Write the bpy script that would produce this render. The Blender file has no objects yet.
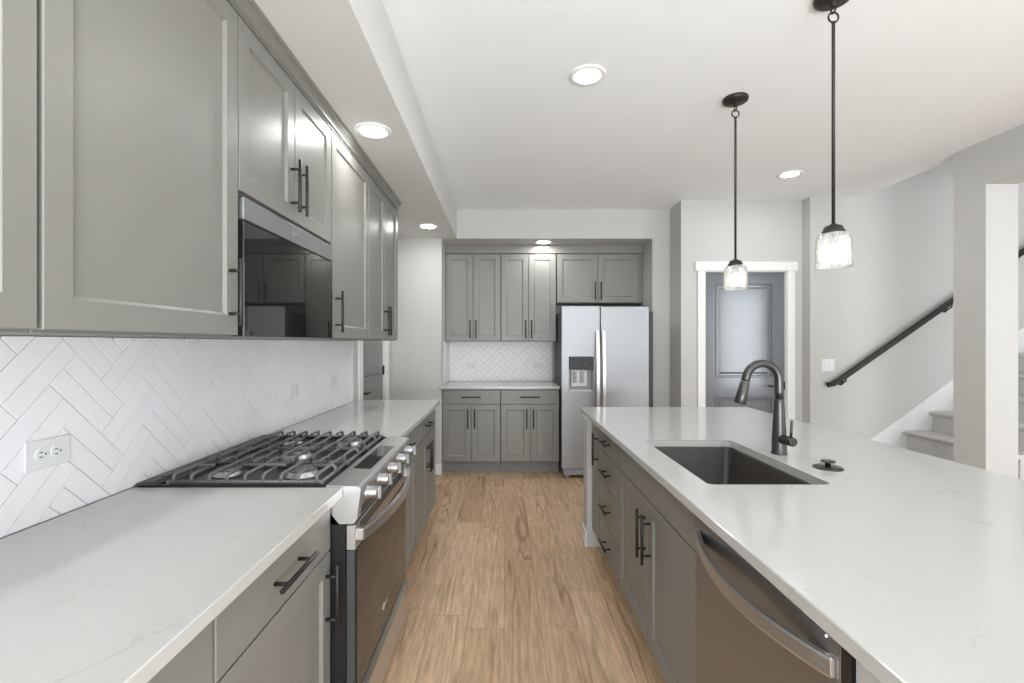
import bpy, bmesh, math, random
from mathutils import Vector, Matrix
PI = math.pi
random.seed(4)
scn = bpy.context.scene
col = scn.collection

# ------------------------------------------------------------------ camera
EYE = 1.36
cam = bpy.data.cameras.new('camera'); camo = bpy.data.objects.new('camera', cam); col.objects.link(camo)
camo.location = (0, 0, EYE); camo.rotation_euler = (PI/2, 0, 0)
cam.sensor_width = 36; cam.lens = 470/1024*36
cam.shift_x = 8/1024; cam.shift_y = 1.5/1024
cam.clip_start = 0.02
scn.camera = camo
# ------------------------------------------------------------------ world and exposure
scn.view_settings.view_transform = 'Standard'
scn.view_settings.look = 'None'
scn.view_settings.gamma = 1
scn.view_settings.use_curve_mapping = False
scn.view_settings.exposure = 0.27
w = bpy.data.worlds.new('world'); scn.world = w; w.use_nodes = True
w.node_tree.nodes['Background'].inputs[0].default_value = (0.75, 0.87, 1.0, 1)
w.node_tree.nodes['Background'].inputs[1].default_value = 1.0

# ------------------------------------------------------------------ daylight through the windows, and an added ceiling fill
def area_light(name, loc, rot, sx, sy, power, color):
    l = bpy.data.lights.new(name, 'AREA'); l.shape = 'RECTANGLE'; l.size = sx; l.size_y = sy
    l.energy = power; l.color = color
    o = bpy.data.objects.new(name, l); col.objects.link(o); o.location = loc; o.rotation_euler = rot
    return o
WIN_A = (-0.45, 2.75, 0.25, 2.45)      # x0 x1 z0 z1, wall behind the camera
area_light('daylight_rear', (1.15, -3.66, 1.35), (PI/2, 0, 0), 3.2, 2.2, 13, (0.95, 0.98, 1.0))
area_light('daylight_hall', (4.9, 0.33, 1.45), (PI/2, 0, 0), 1.8, 1.9, 52, (0.93, 0.96, 1.0))
area_light('daylight_stairwell', (6.27, 3.93, 4.0), (PI/2, 0, PI/2), 0.8, 1.5, 24, (0.88, 0.94, 1.0))
area_light('daylight_side', (3.35, -1.6, 1.5), (PI/2, 0, PI/2), 2.2, 1.7, 24, (0.95, 0.98, 1.0))
area_light('added_ceiling_fill', (0.7, -2.5, 0.8), (PI-0.6, 0, 0), 3.2, 1.4, 240, (0.93, 0.97, 1.0))  # upward area light added behind the camera to brighten the ceiling

# ------------------------------------------------------------------ materials
def newmat(name):
    m = bpy.data.materials.new(name); m.use_nodes = True
    nt = m.node_tree; return m, nt, nt.nodes['Principled BSDF']
def setp(p, **k):
    for a, v in k.items():
        s = p.inputs[a.replace('_', ' ')]
        s.default_value = (*v, 1) if isinstance(v, tuple) and len(v) == 3 else v
def paint(name, c, rough=0.45, var=0.03, scale=3.0, bump=0.0, bscale=200, metal=0.0, spec=0.5, stretch=None, rvar=0.0, coat=0.0):
    m, nt, p = newmat(name); N, L = nt.nodes, nt.links
    tc = N.new('ShaderNodeTexCoord'); mp = N.new('ShaderNodeMapping'); L.new(tc.outputs['Object'], mp.inputs[0])
    if stretch: mp.inputs['Scale'].default_value = stretch
    n = N.new('ShaderNodeTexNoise'); n.inputs['Scale'].default_value = scale; n.inputs['Detail'].default_value = 4
    L.new(mp.outputs[0], n.inputs['Vector'])
    r = N.new('ShaderNodeValToRGB'); L.new(n.outputs[0], r.inputs[0])
    r.color_ramp.elements[0].position = 0.3; r.color_ramp.elements[1].position = 0.7
    r.color_ramp.elements[0].color = (*[x*(1-var) for x in c], 1); r.color_ramp.elements[1].color = (*[min(1, x*(1+var)) for x in c], 1)
    L.new(r.outputs[0], p.inputs['Base Color'])
    setp(p, Roughness=rough, Metallic=metal, Specular_IOR_Level=spec)
    if coat: setp(p, Coat_Weight=coat, Coat_Roughness=0.1)
    if rvar:
        mr = N.new('ShaderNodeMapRange'); L.new(n.outputs[0], mr.inputs[0])
        mr.inputs['To Min'].default_value = rough-rvar; mr.inputs['To Max'].default_value = rough+rvar
        L.new(mr.outputs[0], p.inputs['Roughness'])
    if bump:
        n2 = N.new('ShaderNodeTexNoise'); n2.inputs['Scale'].default_value = bscale; n2.inputs['Detail'].default_value = 3
        L.new(mp.outputs[0], n2.inputs['Vector'])
        b = N.new('ShaderNodeBump'); b.inputs['Strength'].default_value = bump; b.inputs['Distance'].default_value = 0.002
        L.new(n2.outputs[0], b.inputs['Height']); L.new(b.outputs[0], p.inputs['Normal'])
    return m
def emit(name, c, s):
    m, nt, p = newmat(name)
    setp(p, Base_Color=c, Emission_Color=c, Emission_Strength=s)
    return m

WALL = paint('wall_paint', (0.55, 0.545, 0.53), 0.85, 0.01, 2, 0.25, 120, spec=0.2)
CEIL = paint('ceiling_paint', (0.87, 0.89, 0.90), 0.9, 0.01, 2, 0.35, 70, spec=0.15)
TRIM = paint('white_trim_paint', (0.80, 0.80, 0.79), 0.4, 0.01)
CAB = paint('grey_cabinet_paint', (0.222, 0.218, 0.200), 0.36, 0.02, 2.5, 0.03, 150)
CABIN = paint('grey_cabinet_carcass', (0.20, 0.20, 0.19), 0.5, 0.02)
BLK = paint('matte_black_metal', (0.020, 0.019, 0.018), 0.42, 0.1, 30, metal=0.3)
BLKP = paint('black_enamel', (0.012, 0.012, 0.013), 0.3, 0.1, 20)
IRON = paint('cast_iron', (0.13, 0.128, 0.125), 0.5, 0.12, 60, 0.15, 500, spec=0.45)
STEEL = paint('brushed_stainless', (0.62, 0.62, 0.62), 0.36, 0.02, 20, metal=1.0, stretch=(8, 1, 8), rvar=0.02)
STEELV = paint('bright_brushed_stainless', (0.35, 0.36, 0.375), 0.48, 0.03, 20, 0.03, 60, metal=1.0, stretch=(60, 60, 1), rvar=0.03)
STEELD = paint('dark_brushed_stainless', (0.36, 0.375, 0.40), 0.36, 0.03, 20, metal=1.0, stretch=(20, 20, 1.5), rvar=0.02)
CHROME = paint('polished_steel', (0.33, 0.33, 0.335), 0.36, 0.02, 20, metal=1.0)
GUN = paint('gunmetal_finish', (0.075, 0.072, 0.070), 0.30, 0.06, 40, metal=0.8)
BRONZE = paint('dark_bronze_metal', (0.035, 0.032, 0.029), 0.45, 0.08, 40, metal=0.5)
BGLASS = paint('black_glass', (0.010, 0.010, 0.011), 0.03, 0.05, 5, spec=0.9, coat=0.3)
OVGLASS = paint('oven_glass', (0.016, 0.014, 0.013), 0.06, 0.05, 5, spec=0.32, coat=0.0)
MIRROR = paint('mirror_black_glass', (0.075, 0.073, 0.07), 0.03, 0.03, 5, metal=0.85, spec=0.8)
TILE = paint('white_glazed_tile', (0.84, 0.825, 0.845), 0.30, 0.02, 5, 0.06, 14, spec=0.3)
GROUT = paint('pale_grout', (0.42, 0.415, 0.425), 0.9, 0.04, 60)
PLATE = paint('white_plastic', (0.74, 0.74, 0.75), 0.35, 0.01)
SLOT = paint('dark_slot', (0.06, 0.06, 0.065), 0.6, 0.05)
SINK = paint('dark_composite', (0.05, 0.044, 0.040), 0.38, 0.12, 25, 0.05, 600)
DOORP = paint('slate_door_paint', (0.135, 0.148, 0.162), 0.20, 0.04, 4, 0.05, 60, spec=1.0, coat=0.5)
DOORG = paint('grey_door_paint', (0.20, 0.20, 0.195), 0.35, 0.03, 4)
CARPET = paint('grey_carpet', (0.60, 0.585, 0.56), 0.98, 0.16, 90, 0.9, 400, spec=0.1)
DPANEL = paint('dark_display_panel', (0.05, 0.052, 0.055), 0.5, 0.6, 60, spec=0.3)
GPLAST = paint('grey_plastic', (0.30, 0.31, 0.32), 0.45, 0.05)
LGPLAST = paint('light_grey_plastic', (0.62, 0.62, 0.62), 0.45, 0.04)
FRBODY = paint('dark_grey_appliance_side', (0.05, 0.05, 0.052), 0.5, 0.04)
LENS = emit('downlight_lens', (1.0, 0.995, 0.98), 98)
BULB = emit('bulb_glow', (1.0, 0.93, 0.82), 11)
LED = emit('status_led', (1, 1, 1), 6)

def quartz_mat():
    m, nt, p = newmat('white_quartz'); N, L = nt.nodes, nt.links
    tc = N.new('ShaderNodeTexCoord')
    n1 = N.new('ShaderNodeTexNoise'); n1.inputs['Scale'].default_value = 2.6; n1.inputs['Detail'].default_value = 8
    n1.inputs['Roughness'].default_value = 0.62; n1.inputs['Distortion'].default_value = 1.4
    L.new(tc.outputs['Object'], n1.inputs['Vector'])
    a = N.new('ShaderNodeMath'); a.operation = 'SUBTRACT'; L.new(n1.outputs[0], a.inputs[0]); a.inputs[1].default_value = 0.5
    b = N.new('ShaderNodeMath'); b.operation = 'ABSOLUTE'; L.new(a.outputs[0], b.inputs[0])
    vein = N.new('ShaderNodeMapRange'); L.new(b.outputs[0], vein.inputs[0])
    vein.inputs['From Min'].default_value = 0.0; vein.inputs['From Max'].default_value = 0.012
    vein.inputs['To Min'].default_value = 1; vein.inputs['To Max'].default_value = 0
    n2 = N.new('ShaderNodeTexNoise'); n2.inputs['Scale'].default_value = 5.5; n2.inputs['Detail'].default_value = 5
    L.new(tc.outputs['Object'], n2.inputs['Vector'])
    k = N.new('ShaderNodeMapRange'); L.new(n2.outputs[0], k.inputs[0])
    k.inputs['From Min'].default_value = 0.54; k.inputs['From Max'].default_value = 0.68
    mul = N.new('ShaderNodeMath'); mul.operation = 'MULTIPLY'; L.new(vein.outputs[0], mul.inputs[0]); L.new(k.outputs[0], mul.inputs[1])
    mx = N.new('ShaderNodeMix'); mx.data_type = 'RGBA'; L.new(mul.outputs[0], mx.inputs[0])
    mx.inputs[6].default_value = (0.535, 0.535, 0.52, 1); mx.inputs[7].default_value = (0.46, 0.445, 0.41, 1)
    n3 = N.new('ShaderNodeTexNoise'); n3.inputs['Scale'].default_value = 140; n3.inputs['Detail'].default_value = 2
    L.new(tc.outputs['Object'], n3.inputs['Vector'])
    mx2 = N.new('ShaderNodeMix'); mx2.data_type = 'RGBA'; mx2.blend_type = 'MULTIPLY'; mx2.inputs[0].default_value = 0.07
    L.new(mx.outputs[2], mx2.inputs[6]); L.new(n3.outputs[0], mx2.inputs[7])
    L.new(mx2.outputs[2], p.inputs['Base Color'])
    setp(p, Roughness=0.13)
    return m
QUARTZ = quartz_mat()

def floor_mat():
    m, nt, p = newmat('oak_plank_floor'); N, L = nt.nodes, nt.links
    tc = N.new('ShaderNodeTexCoord')
    sp = N.new('ShaderNodeSeparateXYZ'); L.new(tc.outputs['Object'], sp.inputs[0])
    cb = N.new('ShaderNodeCombineXYZ'); L.new(sp.outputs[0], cb.inputs[1])
    rw = N.new('ShaderNodeMath'); rw.operation = 'DIVIDE'; L.new(sp.outputs[0], rw.inputs[0]); rw.inputs[1].default_value = 0.178
    rf = N.new('ShaderNodeMath'); rf.operation = 'FLOOR'; L.new(rw.outputs[0], rf.inputs[0])
    wn = N.new('ShaderNodeTexWhiteNoise'); wn.noise_dimensions = '1D'; L.new(rf.outputs[0], wn.inputs['W'])
    sh = N.new('ShaderNodeMath'); sh.operation = 'MULTIPLY_ADD'; L.new(wn.outputs['Value'], sh.inputs[0]); sh.inputs[1].default_value = 1.22
    L.new(sp.outputs[1], sh.inputs[2]); L.new(sh.outputs[0], cb.inputs[0])
    br = N.new('ShaderNodeTexBrick'); L.new(cb.outputs[0], br.inputs['Vector'])
    br.inputs['Scale'].default_value = 1; br.inputs['Brick Width'].default_value = 1.22; br.inputs['Row Height'].default_value = 0.178
    br.inputs['Mortar Size'].default_value = 0.0009; br.inputs['Mortar Smooth'].default_value = 0.1
    br.offset = 0.0; br.offset_frequency = 2
    br.inputs['Color1'].default_value = (0, 0, 0, 1); br.inputs['Color2'].default_value = (1, 1, 1, 1); br.inputs['Mortar'].default_value = (0.5, 0.5, 0.5, 1)
    rnd = N.new('ShaderNodeSeparateColor'); L.new(br.outputs['Color'], rnd.inputs[0])
    # grain coordinates, shifted for each plank
    gx = N.new('ShaderNodeMath'); gx.operation = 'MULTIPLY'; L.new(sp.outputs[0], gx.inputs[0]); gx.inputs[1].default_value = 1.0
    gy = N.new('ShaderNodeMath'); gy.operation = 'MULTIPLY_ADD'; L.new(sp.outputs[1], gy.inputs[0]); gy.inputs[1].default_value = 0.085
    gz = N.new('ShaderNodeMath'); gz.operation = 'MULTIPLY'; L.new(rnd.outputs[0], gz.inputs[0]); gz.inputs[1].default_value = 37.0
    L.new(gz.outputs[0], gy.inputs[2])
    gv = N.new('ShaderNodeCombineXYZ'); L.new(gx.outputs[0], gv.inputs[0]); L.new(gy.outputs[0], gv.inputs[1]); L.new(gz.outputs[0], gv.inputs[2])
    big = N.new('ShaderNodeTexNoise'); big.inputs['Scale'].default_value = 7; big.inputs['Detail'].default_value = 2; big.inputs['Distortion'].default_value = 0.4
    L.new(gv.outputs[0], big.inputs['Vector'])
    s = N.new('ShaderNodeMath'); s.operation = 'MULTIPLY'; L.new(big.outputs[0], s.inputs[0]); s.inputs[1].default_value = 62
    sn = N.new('ShaderNodeMath'); sn.operation = 'SINE'; L.new(s.outputs[0], sn.inputs[0])
    ring = N.new('ShaderNodeMapRange'); L.new(sn.outputs[0], ring.inputs[0]); ring.inputs['From Min'].default_value = 0.35; ring.inputs['From Max'].default_value = 1.0
    fine = N.new('ShaderNodeTexNoise'); fine.inputs['Scale'].default_value = 60; fine.inputs['Detail'].default_value = 6; fine.inputs['Roughness'].default_value = 0.65
    L.new(gv.outputs[0], fine.inputs['Vector'])
    patch = N.new('ShaderNodeTexNoise'); patch.inputs['Scale'].default_value = 9; patch.inputs['Detail'].default_value = 3
    L.new(gv.outputs[0], patch.inputs['Vector'])
    pm = N.new('ShaderNodeMapRange'); L.new(patch.outputs[0], pm.inputs[0]); pm.inputs['From Min'].default_value = 0.42; pm.inputs['From Max'].default_value = 0.62
    rg = N.new('ShaderNodeMath'); rg.operation = 'MULTIPLY'; L.new(ring.outputs[0], rg.inputs[0]); L.new(pm.outputs[0], rg.inputs[1])
    base = N.new('ShaderNodeValToRGB'); L.new(rnd.outputs[0], base.inputs[0])
    e = base.color_ramp.elements
    e[0].position = 0.0; e[0].color = (0.53, 0.355, 0.212, 1)
    e[1].position = 1.0; e[1].color = (0.685, 0.485, 0.315, 1)
    q = e.new(0.5); q.color = (0.61, 0.415, 0.262, 1)
    fr = N.new('ShaderNodeMapRange'); L.new(fine.outputs[0], fr.inputs[0]); fr.inputs['From Min'].default_value = 0.3; fr.inputs['From Max'].default_value = 0.7
    fr.inputs['To Min'].default_value = 0.68; fr.inputs['To Max'].default_value = 1.22
    m1 = N.new('ShaderNodeMix'); m1.data_type = 'RGBA'; m1.blend_type = 'MULTIPLY'; m1.inputs[0].default_value = 1
    L.new(base.outputs[0], m1.inputs[6]); L.new(fr.outputs[0], m1.inputs[7])
    rs = N.new('ShaderNodeMath'); rs.operation = 'MULTIPLY'; L.new(rg.outputs[0], rs.inputs[0]); rs.inputs[1].default_value = 0.75
    m2 = N.new('ShaderNodeMix'); m2.data_type = 'RGBA'; L.new(rs.outputs[0], m2.inputs[0]); L.new(m1.outputs[2], m2.inputs[6])
    m2.inputs[7].default_value = (0.27, 0.155, 0.085, 1)
    m3 = N.new('ShaderNodeMix'); m3.data_type = 'RGBA'; L.new(br.outputs['Fac'], m3.inputs[0]); L.new(m2.outputs[2], m3.inputs[6])
    m3.inputs[7].default_value = (0.21, 0.125, 0.07, 1)
    L.new(m3.outputs[2], p.inputs['Base Color'])
    setp(p, Roughness=0.38)
    bp = N.new('ShaderNodeBump'); bp.inputs['Strength'].default_value = 0.08; bp.inputs['Distance'].default_value = 0.002
    L.new(fine.outputs[0], bp.inputs['Height']); L.new(bp.outputs[0], p.inputs['Normal'])
    return m
FLOOR = floor_mat()

def shade_glass():
    m = bpy.data.materials.new('ribbed_clear_glass'); m.use_nodes = True
    nt = m.node_tree; N, L = nt.nodes, nt.links; N.clear()
    out = N.new('ShaderNodeOutputMaterial'); tr = N.new('ShaderNodeBsdfTransparent'); tr.inputs[0].default_value = (0.93, 0.95, 0.95, 1)
    gl = N.new('ShaderNodeBsdfGlossy'); gl.inputs['Roughness'].default_value = 0.06
    tl = N.new('ShaderNodeBsdfTranslucent'); tl.inputs[0].default_value = (0.95, 0.95, 0.93, 1)
    df = N.new('ShaderNodeBsdfDiffuse'); df.inputs[0].default_value = (0.9, 0.9, 0.88, 1)
    tc = N.new('ShaderNodeTexCoord')
    v = N.new('ShaderNodeTexNoise'); v.inputs['Scale'].default_value = 55; v.inputs['Detail'].default_value = 2
    mp = N.new('ShaderNodeMapping'); mp.inputs['Scale'].default_value = (1, 1, 0.45); L.new(tc.outputs['Object'], mp.inputs[0]); L.new(mp.outputs[0], v.inputs['Vector'])
    b = N.new('ShaderNodeBump'); b.inputs['Strength'].default_value = 0.7; b.inputs['Distance'].default_value = 0.004
    L.new(v.outputs[0], b.inputs['Height'])
    for s in (gl, tl, df): L.new(b.outputs[0], s.inputs['Normal'])
    lw = N.new('ShaderNodeLayerWeight'); lw.inputs[0].default_value = 0.35; L.new(b.outputs[0], lw.inputs['Normal'])
    md = N.new('ShaderNodeMixShader'); md.inputs[0].default_value = 0.5; L.new(tl.outputs[0], md.inputs[1]); L.new(df.outputs[0], md.inputs[2])
    mr = N.new('ShaderNodeMapRange'); L.new(v.outputs[0], mr.inputs[0]); mr.inputs['From Min'].default_value = 0.35; mr.inputs['From Max'].default_value = 0.65
    mr.inputs['To Min'].default_value = 0.06; mr.inputs['To Max'].default_value = 0.34
    a = N.new('ShaderNodeMixShader'); L.new(mr.outputs[0], a.inputs[0]); L.new(tr.outputs[0], a.inputs[1]); L.new(md.outputs[0], a.inputs[2])
    c = N.new('ShaderNodeMixShader'); L.new(lw.outputs['Facing'], c.inputs[0]); L.new(a.outputs[0], c.inputs[1]); L.new(gl.outputs[0], c.inputs[2])
    L.new(c.outputs[0], out.inputs[0])
    return m
GLASS = shade_glass()

# ------------------------------------------------------------------ mesh helpers
class MB:
    def __init__(s): s.bm = bmesh.new(); s.mi = 0
    def box(s, x0, x1, y0, y1, z0, z1, bev=0.0, seg=1):
        x0, x1 = min(x0, x1), max(x0, x1); y0, y1 = min(y0, y1), max(y0, y1); z0, z1 = min(z0, z1), max(z0, z1)
        r = bmesh.ops.create_cube(s.bm, size=1)
        vs = r['verts']
        for v in vs:
            v.co = Vector((x0+(v.co.x+.5)*(x1-x0), y0+(v.co.y+.5)*(y1-y0), z0+(v.co.z+.5)*(z1-z0)))
        fs = list({f for v in vs for f in v.link_faces})
        for f in fs: f.material_index = s.mi
        if bev > 0:
            es = list({e for v in vs for e in v.link_edges})
            r = bmesh.ops.bevel(s.bm, geom=es, offset=bev, segments=seg, affect='EDGES', profile=0.5)
            for f in r['faces']: f.material_index = s.mi; f.smooth = seg > 1
        return s
    def rings(s, rings, cap0=True, cap1=True, smooth=False, closed=True):
        R = [[s.bm.verts.new(p) for p in r] for r in rings]
        n = len(R[0])
        for a, b in zip(R, R[1:]):
            for i in range(n if closed else n-1):
                j = (i+1) % n
                try: f = s.bm.faces.new((a[i], a[j], b[j], b[i]))
                except ValueError: continue
                f.smooth = smooth; f.material_index = s.mi
        if cap0 and closed:
            f = s.bm.faces.new(list(reversed(R[0]))); f.material_index = s.mi
        if cap1 and closed:
            f = s.bm.faces.new(R[-1]); f.material_index = s.mi
        return s
    def tube(s, pts, rad, seg=12, smooth=True, flat=None):
        pts = [Vector(p) for p in pts]; n = len(pts)
        rs = rad if isinstance(rad, (list, tuple)) else [rad]*n
        tang = []
        for i in range(n):
            t = (pts[min(i+1, n-1)]-pts[max(i-1, 0)]).normalized(); tang.append(t)
        up = Vector((0, 0, 1)) if abs(tang[0].z) < 0.9 else Vector((1, 0, 0))
        u = tang[0].cross(up).normalized(); rings = []
        for i in range(n):
            u = (u - tang[i]*u.dot(tang[i])).normalized(); v = tang[i].cross(u)
            a, b = (1, 1) if flat is None else flat
            rings.append([pts[i]+(u*math.cos(k*2*PI/seg)*a+v*math.sin(k*2*PI/seg)*b)*rs[i] for k in range(seg)])
        return s.rings(rings, smooth=smooth)
    def sweep_rect(s, pts, wu, wv, side):       # rectangular bar; side = fixed vector for the wu direction
        pts = [Vector(p) for p in pts]; n = len(pts); side = Vector(side).normalized(); rings = []
        c = 0.25
        for i in range(n):
            t = (pts[min(i+1, n-1)]-pts[max(i-1, 0)]).normalized()
            u = (side - t*side.dot(t)).normalized(); v = t.cross(u)
            a, b = wu/2, wv/2; ca, cb = a*(1-c), b*(1-c)
            if a < b: ca = a-(b-cb) if a-(b-cb) > a*.3 else a*.5
            prof = [(a, -cb), (a, cb), (ca, b), (-ca, b), (-a, cb), (-a, -cb), (-ca, -b), (ca, -b)]
            rings.append([pts[i]+u*p+v*q for p, q in prof])
        return s.rings(rings)
    def cyl(s, p0, p1, r, seg=20, bev=0.0):
        p0, p1 = Vector(p0), Vector(p1)
        if bev:
            d = (p1-p0).normalized()*bev
            return s.tube([p0, p0+d*.01, p0+d, p1-d, p1-d*.01, p1], [r-bev, r-bev, r, r, r-bev, r-bev], seg)
        return s.tube([p0, p1], r, seg)
    def lathe(s, prof, c, axis='z', seg=28, cap0=True, cap1=True, smooth=True):
        c = Vector(c); rings = []
        for r, h in prof:
            ring = []
            for k in range(seg):
                a = 2*PI*k/seg
                ca, sa = r*math.cos(a), r*math.sin(a)
                if axis == 'z': ring.append(c+Vector((ca, sa, h)))
                elif axis == 'y': ring.append(c+Vector((sa, h, ca)))
                else: ring.append(c+Vector((h, ca, sa)))
            rings.append(ring)
        return s.rings(rings, cap0, cap1, smooth)
    def prism(s, poly, axis, a, b):             # polygon in the plane across axis, extruded from a to b
        def P(p, h):
            return {'x': (h, p[0], p[1]), 'y': (p[0], h, p[1]), 'z': (p[0], p[1], h)}[axis]
        return s.rings([[P(p, a) for p in poly], [P(p, b) for p in poly]])
    def torus(s, c, R, r, axis='y', seg=20, rseg=8):
        pts = []
        c = Vector(c); rings = []
        for i in range(seg):
            a = 2*PI*i/seg
            ring = []
            for k in range(rseg):
                b = 2*PI*k/rseg; q = R+r*math.cos(b); h = r*math.sin(b)
                d = {'y': (q*math.cos(a), h, q*math.sin(a)), 'z': (q*math.cos(a), q*math.sin(a), h), 'x': (h, q*math.cos(a), q*math.sin(a))}[axis]
                ring.append(c+Vector(d))
            rings.append(ring)
        return s.rings(rings+[rings[0]], False, False, True)
    def build(s, name, mat, parent=None, off=None):
        me = bpy.data.meshes.new(name)
        bmesh.ops.remove_doubles(s.bm, verts=s.bm.verts, dist=1e-6)
        bmesh.ops.recalc_face_normals(s.bm, faces=s.bm.faces)
        if off is not None: bmesh.ops.translate(s.bm, verts=s.bm.verts, vec=-Vector(off))
        s.bm.to_mesh(me); s.bm.free()
        for m in (mat if isinstance(mat, (list, tuple)) else [mat]): me.materials.append(m)
        o = bpy.data.objects.new(name, me); col.objects.link(o)
        if parent: o.parent = parent
        elif off is not None: o.location = off
        return o
def tag(o, label=None, cat=None, group=None):
    if label: o['label'] = label
    if cat: o['category'] = cat
    if group: o['group'] = group
    return o
def thing(name, label, cat, loc, rotz=0.0, group=None):
    o = bpy.data.objects.new(name, None); col.objects.link(o); o.empty_display_size = 0.05
    o.location = loc; o.rotation_euler = (0, 0, rotz)
    return tag(o, label, cat, group)
def struct(name, mb, mat):
    o = mb.build(name, mat); o['kind'] = 'structure'; return o
def dup(root, loc, label, group=None, rotz=None):
    r = root.copy(); col.objects.link(r); r.location = loc
    if rotz is not None: r.rotation_euler = (0, 0, rotz)
    r['label'] = label
    for ch in list(root.children):
        c = ch.copy(); col.objects.link(c); c.parent = r
        for g in list(ch.children):
            d = g.copy(); col.objects.link(d); d.parent = c
    return r
def rect(x0, x1, z0, z1, y): return [(x0, y, z0), (x1, y, z0), (x1, y, z1), (x0, y, z1)]
def prect(x0, x1, z0, z1, i, y): return rect(x0+i, x1-i, z0+i, z1-i, y)

# ------------------------------------------------------------------ the room
XL, ZC, ZS = -1.156, 2.74, 2.44
YB = 5.50                 # back of the alcove
YO = 4.86                 # plane of the alcove opening
YP, YS = 4.55, 4.43       # pantry wall, stair wall
XR = 3.27                 # wall at the right
struct('floor', MB().box(-1.4, 6.4, -3.8, 5.8, -0.12, 0), FLOOR)
struct('ceiling', MB().box(-1.4, 3.38, -3.8, 5.8, ZC, ZC+.14).box(3.38, 6.4, -3.8, 3.42, ZC, ZC+.14), CEIL)
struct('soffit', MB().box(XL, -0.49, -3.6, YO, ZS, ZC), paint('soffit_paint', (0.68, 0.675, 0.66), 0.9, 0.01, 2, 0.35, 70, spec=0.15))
struct('soffit_alcove', MB().box(XL, 1.714, YO, YB, ZS, ZC), WALL)
mb = MB().box(-1.3, XL, -3.8, 3.80, 0, ZC).box(-1.3, XL, 3.80, 4.57, 2.06, ZC).box(-1.3, XL, 4.57, 5.7, 0, ZC)
struct('wall_left', mb, WALL)
struct('wall_corner', MB().box(XL, -0.645, YO, YB, 0, ZS), WALL)
struct('wall_back', MB().box(-1.3, 1.83, YB, YB+.15, 0, ZC), WALL)
struct('wall_wing', MB().box(1.535, 1.714, YO, YB, 0, ZS), WALL)
mb = MB().box(1.714, 1.94, YP, YP+.13, 0, ZC).box(1.94, 2.74, YP, YP+.13, 2.06, ZC).box(2.74, 2.885, YP, YP+.13, 0, ZC)
mb.box(1.714, 1.83, YP+.13, YB, 0, ZC)
struct('wall_pantry', mb, WALL)
struct('wall_stair', MB().box(2.885, 6.4, YS, YS+.12, 0, 5.4), WALL)
struct('wall_pillar', MB().box(XR, 3.49, 3.19, 3.42, 0, ZC), WALL)
mb = MB().box(XR, 3.49, .45, 3.19, ZS, ZC).box(XR, 3.49, -0.5, .45, 0, ZC).box(XR, 3.49, -2.7, -0.5, 0, 0.65).box(XR, 3.49, -2.7, -0.5, 2.35, ZC).box(XR, 3.49, -3.8, -2.7, 0, ZC)
struct('wall_right', mb, WALL)
mb = MB()
x0, x1, z0, z1 = WIN_A
mb.box(-1.3, x0, -3.75, -3.6, 0, ZC).box(x1, 3.49, -3.75, -3.6, 0, ZC).box(x0, x1, -3.75, -3.6, 0, z0).box(x0, x1, -3.75, -3.6, z1, ZC)
struct('wall_front', mb, WALL)
mb = MB().box(3.49, 4.0, .25, .4, 0, ZC).box(5.8, 6.4, .25, .4, 0, ZC).box(4.0, 5.8, .25, .4, 0, .5).box(4.0, 5.8, .25, .4, 2.4, ZC)
mb.box(6.22, 6.4, .4, 3.42, 0, ZC)
struct('wall_hall', mb, WALL)
mb = MB().box(6.22, 6.4, 3.42, YS, 0, 3.25).box(6.22, 6.4, 3.42, YS, 4.75, 5.4).box(6.22, 6.4, 3.42, 3.53, 3.25, 4.75).box(6.22, 6.4, 4.33, YS, 3.25, 4.75)
mb.box(3.3, 6.4, 3.30, 3.42, ZC+.14, 5.4).box(3.26, 3.38, 3.42, YS, ZC+.14, 5.4).box(3.26, 6.4, 3.30, YS+.12, 5.4, 5.5)
struct('wall_stairwell_upper', mb, WALL)

def window_frame(name, orient, a0, a1, z0, z1, p0, p1, n):
    mb = MB(); f = .05
    def B(u0, u1, w0, w1):
        if orient == 'y': mb.box(u0, u1, p0, p1, w0, w1, .004)
        else: mb.box(p0, p1, u0, u1, w0, w1, .004)
    B(a0, a0+f, z0, z1); B(a1-f, a1, z0, z1); B(a0+f, a1-f, z0, z0+f); B(a0+f, a1-f, z1-f, z1)
    for k in range(1, n):
        u = a0+(a1-a0)*k/n; B(u-.025, u+.025, z0+f, z1-f)
    o = mb.build(name, TRIM); o['kind'] = 'structure'
window_frame('window_1', 'y', x0, x1, z0, z1, -3.62, -3.58, 3)
window_frame('window_2', 'y', 4.0, 5.8, .5, 2.4, .36, .40, 2)
window_frame('window_3', 'x', -2.7, -0.5, .65, 2.35, XR, XR+.04, 2)
window_frame('window_4', 'x', 3.53, 4.33, 3.25, 4.75, 6.20, 6.24, 1)

# baseboards
def base(name, *boxes):
    mb = MB()
    for b in boxes: mb.box(*b, 0, .11, .004)
    struct(name, mb, TRIM)
base('baseboard_left', (XL, XL+.014, 4.67, YO), (XL, -0.645, YO-.014, YO))
base('baseboard_wing', (1.54, 1.714, YO-.014, YO), (1.70, 1.714, YP, YO-.014))
base('baseboard_pantry', (1.70, 1.87, YP-.014, YP), (2.81, 2.885, YP-.014, YP))
base('baseboard_stair', (2.875, 3.12, YS-.014, YS), (2.871, 2.885, YS, YP-.014))
base('baseboard_right', (XR-.014, XR, 3.19, 3.42), (XR, 3.49, 3.176, 3.19), (XR-.014, XR, -3.6, .45))

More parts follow.
